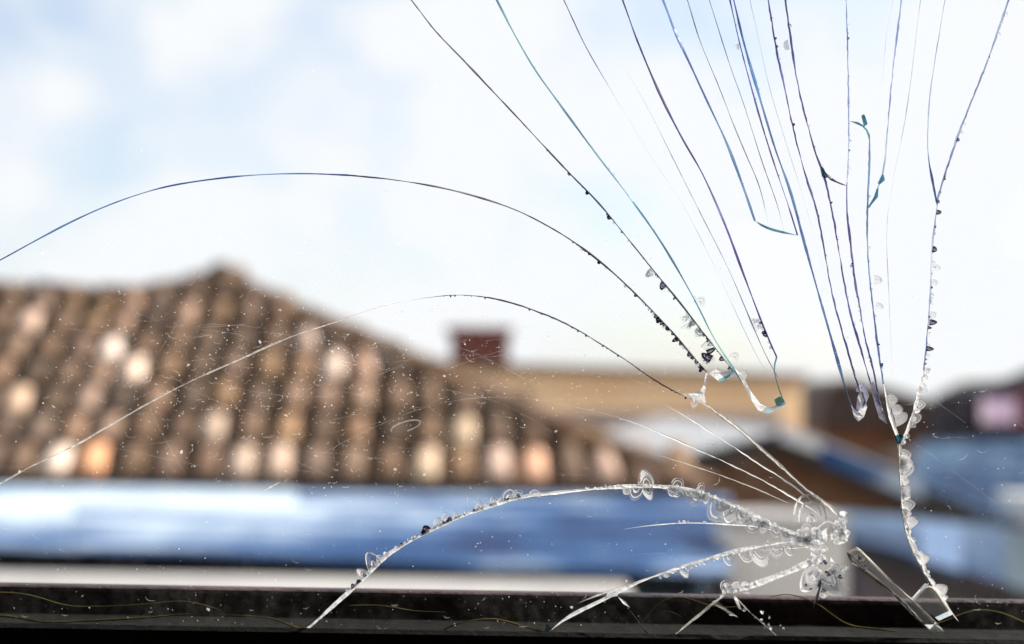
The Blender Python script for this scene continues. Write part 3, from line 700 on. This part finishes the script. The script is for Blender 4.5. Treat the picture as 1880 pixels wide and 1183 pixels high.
crack('e1', [(525, 1180), (570, 1150), (620, 1105), (660, 1070), (710, 1020), (770, 985), (830, 955), (890, 932), (950, 914), (1020, 905), (1100, 897), (1160, 893), (1220, 894), (1290, 905), (1350, 930), (1410, 958), (1460, 982), (1490, 992)], 7.0, 'frost', (.05, 0), .10)
crack('e2', [(1145, 972), (1200, 964), (1260, 960), (1330, 962), (1400, 968), (1460, 985), (1480, 990)], 4.0, 'frost', (.35, .1), .1)
crack('e3', [(1000, 1168), (1040, 1135), (1110, 1100), (1170, 1070), (1240, 1045), (1320, 1020), (1400, 1002), (1470, 992), (1505, 998)], 6.2, 'frost', (.12, 0), .10)
crack('e3b', [(1060, 1108), (1110, 1088), (1180, 1066)], 4.0, 'frostglintdim', (.3, .4), .1)
crack('e4', [(1330, 1090), (1360, 1082), (1400, 1068), (1460, 1045), (1506, 1022)], 10.0, 'frost', (.2, 0), .12)
crack('e4b', [(1220, 1182), (1270, 1140), (1312, 1106), (1334, 1090)], 4.2, 'frostglintdim', (.05, .1), .25)
crack('e4c', [(1310, 1108), (1330, 1118), (1355, 1134)], 3.6, 'frostglintdim', (.1, .1), .1)
crack('e4d', [(1346, 1092), (1362, 1108), (1380, 1128)], 3.6, 'frostglintdim', (.1, .2), .1)
crack('e4e', [(1376, 1124), (1400, 1145), (1436, 1178)], 3.0, 'edge', (.1, .1), .1)
crack('e5', [(1136, 1096), (1146, 1108), (1156, 1116)], 4.5, 'frost', (.1, .3), .3)
crack('e5b', [(1150, 1112), (1172, 1142), (1198, 1176)], 3.2, 'blackcrack', (.1, .1), .1)
crack('e6', [(1390, 1013), (1430, 1008), (1490, 1004)], 2.6, 'frost', (.5, 0), .2)
crack('e7', [(1508, 1062), (1502, 1090), (1490, 1130)], 8.0, 'blackcrack', (.05, .4), .25)

# ---- facets: snapped ends of the hanging shards
def facet(pts, mat, name='broken_edge', d0=-.0012, d1=.0012):
    if mat in ('frost', 'crush', 'chipwhite'):      # a single uneven fracture surface
        P = [G(x, y, d0 + random.uniform(0, .0009)) for x, y in pts]
        return mesh_obj(name, P, [tuple(t) for t in tessellate_polygon([P])], M[mat], pane)
    P = [G(x, y, d0) for x, y in pts]
    return prism(name, P, Vector((0, d1 - d0, 0)), M[mat], pane)
facet([(1348, 676), (1362, 688), (1378, 718), (1396, 742), (1412, 750), (1432, 742), (1440, 738), (1444, 744), (1410, 760), (1391, 753), (1380, 736), (1366, 708)], 'frost')
facet([(1424, 734), (1433, 728), (1440, 738), (1428, 745)], 'teal')
facet([(1302, 686), (1316, 676), (1336, 682), (1346, 678), (1350, 688), (1326, 701), (1319, 700)], 'frost')
facet([(1318, 698), (1330, 692), (1342, 686), (1340, 692), (1326, 702)], 'teal', d0=-.0022, d1=-.0013)
facet([(1252, 724), (1272, 723), (1286, 718), (1292, 706), (1296, 684), (1299, 686), (1296, 712), (1293, 724), (1296, 741), (1276, 736)], 'frost')
facet([(1562, 742), (1569, 752), (1576, 756), (1584, 750), (1590, 738), (1592, 748), (1586, 766), (1576, 774), (1568, 766)], 'frost')
facet([(1572, 750), (1574, 730), (1580, 716), (1586, 735), (1584, 750), (1577, 756)], 'chipwhite')
facet([(1597, 706), (1604, 700), (1613, 728), (1622, 756), (1629, 779), (1614, 768), (1606, 742)], 'crush')
facet([(1580, 705), (1585, 702), (1596, 726), (1590, 742)], 'crush')
facet([(1646, 800), (1654, 798), (1660, 802), (1652, 816)], 'teal')
facet([(1608, 360), (1613, 345), (1612, 362), (1600, 376), (1596, 380)], 'teal')
facet([(1615, 334), (1622, 320), (1625, 331), (1618, 337)], 'teal')
facet([(1509, 306), (1513, 310), (1519, 326), (1512, 322)], 'teal')
facet([(1585, 210), (1588, 212), (1593, 228), (1590, 230)], 'teal')
facet([(1342, 1086), (1350, 1092), (1362, 1120), (1356, 1118)], 'chipwhite')
facet([(1310, 1107), (1316, 1104), (1354, 1132), (1340, 1130)], 'shard')
facet([(1004, 1148), (1014, 1156), (1010, 1172), (996, 1174)], 'teal')

# ---- chips: conchoidal flakes with ripple rings
def chip_mesh(nm, mat, seed):
    rs = random.Random(seed)
    NRG, NS = 11, 12; v, f = [], []
    rip = rs.uniform(3.4, 5.2); amp = rs.uniform(.022, .04); wid = rs.uniform(.42, .62); H = rs.uniform(.16, .28); skew = rs.uniform(-.35, .35)
    for i in range(NRG + 1):
        r = i / NRG
        for j in range(NS + 1):
            a = math.pi * j / NS
            x = -math.cos(a) * wid * r * (1 + .07 * math.sin(2 * a + seed)) + skew * r * math.sin(a) * .5
            z = math.sin(a) * r * (1 + .06 * math.sin(3 * a + seed))
            h = H * math.sqrt(max(0, 1 - r * r)) * (0.35 + .65 * math.sin(a)) + amp * math.sin(r * rip * 2 * math.pi) * (1 if 0 < r < 1 else 0)
            v.append((x, -max(h, 0.0) - .01, z))
    W = NS + 1
    for i in range(NRG):
        for j in range(NS): f.append((i * W + j, i * W + j + 1, (i + 1) * W + j + 1, (i + 1) * W + j))
    b0 = len(v)
    rim = [NRG * W + j for j in range(W)]
    v.append((0, .03, .35)); 
    for j in range(NS): f.append((rim[j], rim[j + 1], b0))
    f.append((rim[NS], rim[0], b0))
    if mat in ('crush', 'chipwhite', 'chip'): f = f[:NRG * NS]
    me = bpy.data.meshes.new(nm); me.from_pydata(v, [], f); me.materials.append(M[mat])
    # ripple bands: light and dark stripes put in with a second material
    me.materials.append(M[{'chip': 'frost', 'chipdark': 'chip', 'chipwhite': 'chip', 'crush': 'frost'}[mat]])
    band = [rs.random() < {'chip': .40, 'chipdark': .5, 'chipwhite': .12, 'crush': .3}[mat] for _ in range(NRG)]
    for q, p in enumerate(me.polygons):
        ring, seg = divmod(q, NS)
        if q < NRG * NS and band[ring] and abs(seg - NS / 2 + rs.uniform(-2, 2)) < NS * .46: p.material_index = 1
    bm = bmesh.new(); bm.from_mesh(me); bmesh.ops.remove_doubles(bm, verts=bm.verts, dist=1e-5); bmesh.ops.recalc_face_normals(bm, faces=bm.faces); bm.to_mesh(me); bm.free()
    me.polygons.foreach_set('use_smooth', [True] * len(me.polygons))
    return me
CH = {k: [chip_mesh('glass_chip', k, 10 * i + s) for s in range(5)] for i, k in enumerate(('chip', 'chipwhite', 'chipdark', 'crush'))}
fr = {}
def chip(x, y, ang, size, mat='chip', wide=1.0, big=True, dy=0.0):
    """ang: direction the flake points, degrees, 0 = right, 90 = up in the picture"""
    me = random.choice(CH[mat]); s = size * UP
    loc = G(x, y, dy + random.uniform(-.0004, .0004))
    mt = Matrix.Translation(loc) @ Matrix.Rotation(-R(ang - 90), 4, 'Y') @ Matrix.Diagonal((s * wide, s * (.35 if mat in ('crush', 'chipwhite') else .7), s, 1))
    if big:
        o = bpy.data.objects.new('glass_chip', me); col.objects.link(o); set_parent(o, pane); o.matrix_basis = mt
    else:
        V, F, I = fr.setdefault(mat, ([], [], [])); k = len(V)
        V += [mt @ v.co for v in me.vertices]; F += [tuple(i + k for i in p.vertices) for p in me.polygons]; I += [p.material_index for p in me.polygons]
def fringe(key, a, b, n, smin, smax, side, mat, spread=25, wide=1.2):
    """a, b: part of the crack's length; side +1 = left of its run, -1 = right"""
    P = C[key]
    for _ in range(n):
        i = int((a + (b - a) * random.random()) * (len(P) - 2)); t = P[i + 1] - P[i]
        ang = math.degrees(math.atan2(-t.y, t.x)) + 90 * side + random.uniform(-spread, spread)
        s = smin + (smax - smin) * random.random() ** 2
        chip(P[i].x, P[i].y, ang, s, mat if isinstance(mat, str) else random.choice(mat), random.uniform(.8, wide), s > 12)
fringe('c1', .55, 1.0, 60, 2, 7, -1, ['chipdark', 'chip'])
fringe('c1', .80, 1.0, 26, 6, 12, -1, ['chipdark', 'chip'])
fringe('c2', .55, 1.0, 46, 2, 7, -1, ['chipdark', 'chip'])
fringe('c2', .80, 1.0, 12, 8, 20, -1, ['chipdark', 'chip', 'chip'])
fringe('c5', .92, 1.0, 10, 5, 12, -1, ['chip', 'chipdark'])
for k in ('c11', 'c12', 'c13b', 'c14b', 'c13'):
    fringe(k, .25, .98, 26, 2, 6, random.choice((-1, 1)), ['chip', 'chipdark', 'chipwhite'])
fringe('c17', .2, 1, 22, 3, 8, 1, ['chip', 'chipdark', 'chipwhite']); fringe('c17b', 0, 1, 30, 4, 10, 1, ['chip', 'chipdark', 'chipwhite'])
fringe('c17w', 0, 1, 16, 6, 15, 1, ['chipwhite', 'crush', 'chip']); fringe('trunk', 0, .45, 24, 7, 18, 1, ['chipwhite', 'crush', 'crush', 'chip']); fringe('trunk', .4, 1, 24, 5, 13, 1, ['chipwhite', 'crush'])
fringe('e1', .14, .50, 110, 3, 9, 1, ['chip', 'chipwhite', 'chip', 'chipdark']); fringe('e1', .60, 1.0, 120, 2, 6, 1, ['crush', 'chipwhite']); fringe('e1', .74, 1.0, 120, 5, 20, -1, ['chip', 'chipwhite', 'chip', 'chip'], 40, 1.5)
fringe('e3', .45, 1.0, 80, 3, 11, -1, ['chip', 'chipwhite', 'chip']); fringe('e4', 0, 1, 12, 4, 8, 1, ['crush', 'chipwhite'])
fringe('e2', .3, .6, 10, 3, 6, 1, ['crush']); fringe('d1b', .1, 1, 30, 2, 4, -1, ['chipdark']); fringe('d1c', 0, .9, 22, 2, 5, -1, ['crush', 'chip'])
for key in ('c3', 'c6', 'c10', 'c9'): fringe(key, .3, .95, 8, 3, 5, 1, ['chip', 'chipwhite'])
# flakes large enough to point at: x, y, direction, size, kind, width
for a in [(1187, 893, 85, 32, 'chip', 1.1), (1168, 894, 265, 26, 'chip', 1.0), (1188, 895, 275, 24, 'chip', 1.0), (1152, 894, 250, 16, 'chipwhite', 1), (1243, 895, 75, 19, 'chip', 1.3), (1272, 900, 280, 30, 'chip', 1.1), (1286, 903, 80, 18, 'chip', .8),
          (1326, 925, 240, 38, 'chip', 1.1), (1345, 932, 255, 28, 'chip', 1.1), (1365, 940, 265, 27, 'chip', 1.1), (1385, 950, 262, 30, 'chip', 1.1), (1405, 960, 265, 22, 'chip', 1.2), (1425, 968, 260, 20, 'chipwhite', 1.2), (1445, 976, 255, 18, 'chip', 1.2),
          (936, 918, 95, 24, 'chip', 1.1), (950, 916, 80, 18, 'chip', 1.2), (982, 911, 75, 13, 'chipwhite', 1.6), (908, 928, 105, 16, 'chip', 1.2), (880, 938, 105, 20, 'chip', 1.2), (838, 954, 110, 16, 'chip', 1.2), (822, 960, 115, 22, 'chip', .9), (808, 966, 110, 17, 'chip', 1.2), (785, 978, 115, 14, 'chipdark', 1.1),
          (690, 1042, 125, 30, 'chip', 1.0), (672, 1060, 125, 22, 'chip', 1.0), (700, 1030, 120, 14, 'chipwhite', 1),
          (1255, 1044, 280, 18, 'chip', 1.1), (1338, 1020, 280, 18, 'chip', 1.2), (1370, 1014, 290, 20, 'chip', 1.4), (1395, 1010, 260, 30, 'chip', 1.6), (1425, 1004, 285, 22, 'chip', 1.3), (1450, 1002, 280, 18, 'chip', 1.2),
          (1488, 958, 92, 54, 'chip', 1.15), (1520, 984, 100, 34, 'chip', 1.3), (1478, 985, 85, 24, 'chipwhite', 1.2), (1540, 975, 60, 22, 'chipwhite', 1), (1500, 990, 110, 26, 'chip', 1.3),
          (1500, 1050, 200, 26, 'chipwhite', 1.3), (1505, 1050, 230, 46, 'chip', 1.0), (1512, 1052, 300, 52, 'chip', .9), (1520, 1050, 340, 34, 'chipwhite', 1.1), (1495, 1040, 130, 18, 'chipwhite', 1.3), (1530, 1046, 20, 30, 'chip', .8),
          (1350, 1088, 100, 22, 'chip', 1.3), (1335, 1082, 110, 18, 'chip', 1.2), (1368, 1080, 80, 14, 'crush', 1.4), (1124, 1096, 100, 14, 'crush', 1.2),
          (1631, 738, 20, 20, 'chipwhite', 1.0), (1638, 756, 15, 22, 'chipwhite', .9), (1643, 772, 10, 26, 'chipwhite', .9), (1584, 712, 190, 14, 'chip', 1.2),
          (1656, 838, 15, 18, 'chipwhite', 1.2), (1656, 862, 10, 24, 'chipwhite', 1.2), (1656, 850, 10, 20, 'crush', 1.2), (1662, 930, 20, 20, 'chipwhite', 1), (1666, 962, 25, 22, 'crush', 1), (1690, 1026, 30, 16, 'crush', 1.2), (1722, 1085, 40, 18, 'crush', 1.2),
          (1684, 745, 15, 17, 'chipwhite', 1), (1676, 770, 20, 18, 'chipwhite', 1), (1706, 592, 355, 14, 'chipdark', 1), (1706, 580, 10, 14, 'chipwhite', 1), (1701, 640, 350, 13, 'chipdark', .9), (1712, 492, 5, 14, 'chip', 1.1), (1710, 520, 5, 12, 'chip', 1.1),
          (1395, 602, 150, 24, 'chip', 1.1), (1250, 590, 40, 20, 'chip', .8), (1282, 560, 60, 18, 'chip', 1), (1298, 648, 30, 18, 'chipdark', .5), (1290, 668, 30, 26, 'chip', .8), (1306, 660, 150, 22, 'chipdark', .6), (1268, 600, 200, 20, 'chip', .7), (1308, 630, 210, 24, 'chip', .7), (1345, 660, 60, 16, 'chip', 1), (1362, 692, 40, 14, 'chipwhite', 1),
          (1276, 735, 270, 16, 'chip', 1.2), (1357, 86, 180, 12, 'chipwhite', 1), (1448, 82, 190, 14, 'chipwhite', 1.2), (1604, 515, 0, 16, 'chipwhite', 1), (1607, 562, 350, 16, 'chip', .9), (1198, 500, 200, 16, 'chip', 1)]:
    chip(a[0], a[1], a[2], a[3], a[4], a[5])
# crushed knot around the point of impact
for _ in range(150):
    x, y = random.choice([(random.uniform(1490, 1552), random.uniform(978, 996)), (random.uniform(1536, 1554), random.uniform(945, 990)), (random.uniform(1462, 1500), random.uniform(972, 998)), (random.uniform(1488, 1512), random.uniform(1000, 1030))])
    chip(x, y, random.uniform(0, 360), random.uniform(5, 11), random.choice(['crush', 'chipwhite', 'crush', 'chip']), random.uniform(.8, 1.5), False)
for _ in range(46):
    x, y = random.gauss(1514, 16), random.gauss(1058, 14); chip(x, y, random.uniform(0, 360), random.uniform(4, 10), random.choice(['crush', 'chipwhite', 'chip', 'chipdark']), random.uniform(.8, 1.5), False)
for _ in range(22):
    x, y = random.gauss(1350, 14), random.gauss(1082, 7); chip(x, y, random.uniform(0, 360), random.uniform(4, 8), random.choice(['crush', 'chipwhite', 'chip']), random.uniform(.8, 1.5), False)
for _ in range(12):
    x = random.uniform(1360, 1440); chip(x, 1120 + (x - 1360) * .5 + random.gauss(0, 10), random.uniform(0, 360), random.uniform(3, 7), random.choice(['chip', 'chip', 'crush']), 1.2, False)
for k, (V, F, I) in fr.items():
    mesh_obj('chip_fringe', V, F, list(CH[k][0].materials), pane, True, I)['kind'] = 'stuff'

# ---- loose thick shards standing in the frame
def shard(pts, mat, d0, d1, name='shard'):
    P = [G(x, y, d0) for x, y in pts]
    c = sum(P, Vector()) / len(P)
    back = [p.lerp(c, 0.10) + Vector((0, d1 - d0, 0)) for p in P]
    return prism(name, P, back, M[mat], win)
sp = shard([(1556, 1014), (1572, 1004), (1584, 1012), (1604, 1034), (1640, 1070), (1680, 1106), (1722, 1146), (1734, 1160), (1712, 1160), (1690, 1140), (1650, 1098), (1612, 1066), (1586, 1046), (1566, 1034)], 'shard', -.003, .004)
tr_ = shard([(1706, 1072), (1728, 1098), (1750, 1128), (1724, 1140), (1678, 1104)], 'shard', -.001, .004)
def edge_line(pts, w, mat, parent, name='shard_edge', dy=-.0035):
    global GLASS_Y
    keep = GLASS_Y; GLASS_Y = keep + dy
    v, f = ribbon(pts, w, (.05, .1), .2); GLASS_Y = keep
    return mesh_obj(name, v, f, M[mat], parent)
edge_line([(1557, 1014), (1568, 1034), (1590, 1050), (1650, 1098), (1690, 1140), (1712, 1168)], 5.0, 'edge', sp)
edge_line([(1572, 1004), (1604, 1034), (1640, 1070), (1680, 1106), (1722, 1146)], 3.0, 'frostglintdim', sp)
edge_line([(1557, 1014), (1572, 1004), (1584, 1012)], 3.4, 'frostglintdim', sp)
edge_line([(1562, 1030), (1590, 1046), (1640, 1088)], 2.6, 'frost', sp)
edge_line([(1678, 1104), (1706, 1072), (1726, 1096), (1760, 1142)], 3.2, 'frostglintdim', tr_, dy=-.0018)
for _ in range(9):
    t = random.random(); chip(1562 + 26 * t, 1012 + 24 * t + random.uniform(-3, 8), random.uniform(0, 360), random.uniform(5, 9), random.choice(['chip', 'chipdark', 'chip']), 1.1, True, -.004)

# ---- wavy sealant beads behind the lower edge of the glass
def bead(pts, w, name='sealant_bead', dy=.014, mat='sealant'):
    global GLASS_Y
    keep = GLASS_Y; GLASS_Y = keep + dy
    v, f = ribbon(pts, w, (.04, .04), .15, .0012, .03); GLASS_Y = keep
    return mesh_obj(name, v, f, M[mat], win)
bead([(-120, 1135), (0, 1130), (80, 1142), (160, 1140), (270, 1134), (340, 1128), (430, 1130), (500, 1136), (560, 1158), (620, 1168)], 5)
bead([(-120, 1096), (0, 1088), (60, 1094), (120, 1112), (180, 1114), (260, 1110), (340, 1104), (410, 1122)], 3.5)
bead([(-100, 1148), (0, 1150), (120, 1160), (260, 1160), (420, 1158), (560, 1160), (760, 1172)], 3.5)
bead([(640, 1112), (700, 1112), (760, 1122), (820, 1124)], 3)
bead([(800, 1165), (830, 1148), (880, 1137), (920, 1138), (960, 1150), (1000, 1160)], 6)
bead([(1176, 1148), (1196, 1122), (1222, 1100), (1260, 1098), (1300, 1112), (1340, 1116), (1372, 1112)], 4.5)
bead([(1220, 1121), (1240, 1124), (1254, 1134)], 3.0)
bead([(1500, 1108), (1530, 1130), (1556, 1148), (1600, 1154), (1650, 1160)], 4.5)
bead([(1700, 1150), (1735, 1142), (1770, 1126), (1810, 1120), (1850, 1130), (1900, 1152)], 5.5)
bead([(1410, 1098), (1440, 1090), (1470, 1096), (1500, 1108)], 2.6)

# ---- dust, dried drops and fine scratches on the pane
import itertools
def on_glass(x, y):
    inside = False; Q = hole_px; j = len(Q) - 1
    for i in range(len(Q)):
        if (Q[i][1] > y) != (Q[j][1] > y) and x < (Q[j][0] - Q[i][0]) * (y - Q[i][1]) / (Q[j][1] - Q[i][1]) + Q[i][0]: inside = not inside
        j = i
    return not inside
def rnd_spot():
    while True:
        x = random.uniform(-150, 2030); y = 1150 - 720 * random.random() ** 1.15
        if random.random() < 0.5: x = random.gauss(560, 330); y = random.gauss(700, 110)
        if y < 1150 and on_glass(x, y): return x, y
dv, df = [], []
for _ in range(3600):
    x, y = rnd_spot() if random.random() < .97 else (random.uniform(0, 1880), random.uniform(0, 500))
    s = random.choice([.6, .7, .8, 1.0, 1.2, 1.6]) * random.uniform(.7, 1.3); k = len(dv); nn = 5
    if random.random() < .02: s *= 2.2
    for j in range(nn):
        a = 2 * math.pi * j / nn + random.uniform(-.4, .4); q = s * random.uniform(.5, 1.2)
        dv.append(G(x + q * math.cos(a), y + q * math.sin(a), -.0023))
    df.append(tuple(range(k, k + nn)))
mesh_obj('dust_specks', dv, df, M['spots'], pane)['kind'] = 'stuff'
mv, mf = [], []
def strip(V, F, P, W):
    k = len(V)
    for i, p in enumerate(P):
        t = (P[min(i + 1, len(P) - 1)] - P[max(0, i - 1)])
        t = t.normalized() if t.length else Vector((1, 0)); nrm = Vector((-t.y, t.x)); w = W[i] * .5
        V += [G(p.x + nrm.x * w, p.y + nrm.y * w, -.0025), G(p.x - nrm.x * w, p.y - nrm.y * w, -.0025)]
    F += [(k + 2 * i, k + 2 * i + 1, k + 2 * i + 3, k + 2 * i + 2) for i in range(len(P) - 1)]
for _ in range(420):
    x, y = rnd_spot(); r = random.choice([4, 6, 8, 10, 13]) * random.uniform(.8, 1.3); a0 = R(random.gauss(90, 40)); da = R(random.uniform(50, 130)); K = 9; el = random.uniform(.6, 1.0)
    P = [Vector((x + r * math.cos(a0 + da * (j / K - .5)) * (1 + random.uniform(-.08, .08)), y + r * el * math.sin(a0 + da * (j / K - .5)) * (1 + random.uniform(-.08, .08)))) for j in range(K + 1)]
    strip(mv, mf, P, [random.uniform(.6, 2.2) * math.sin(math.pi * (j + .4) / (K + .8)) for j in range(K + 1)])
P = [Vector((745 + 27 * math.cos(t), 783 + 9 * math.sin(t) - 8 * math.cos(t) * .9)) for t in [R(160 + 15 * i) for i in range(20)]]
strip(mv, mf, P, [2.6] * len(P))
mesh_obj('drop_marks', mv, mf, M['marks'], pane)['kind'] = 'stuff'
sv, sf = [], []
for _ in range(110):
    x, y = rnd_spot(); L = random.uniform(30, 220); a = R(random.gauss(0, 14) if random.random() < .8 else random.uniform(0, 180)); c = random.uniform(-.15, .15); K = 12
    P = [Vector((x + L * j / K * math.cos(a + c * j / K) + random.uniform(-1, 1), y + L * j / K * math.sin(a + c * j / K) + random.uniform(-1, 1))) for j in range(K + 1)]
    if all(on_glass(p.x, p.y) and p.y < 1070 for p in P): strip(sv, sf, P, [random.uniform(.4, 1.3) for _ in P])
mesh_obj('fine_scratches', sv, sf, M['scratch'], pane)['kind'] = 'stuff'
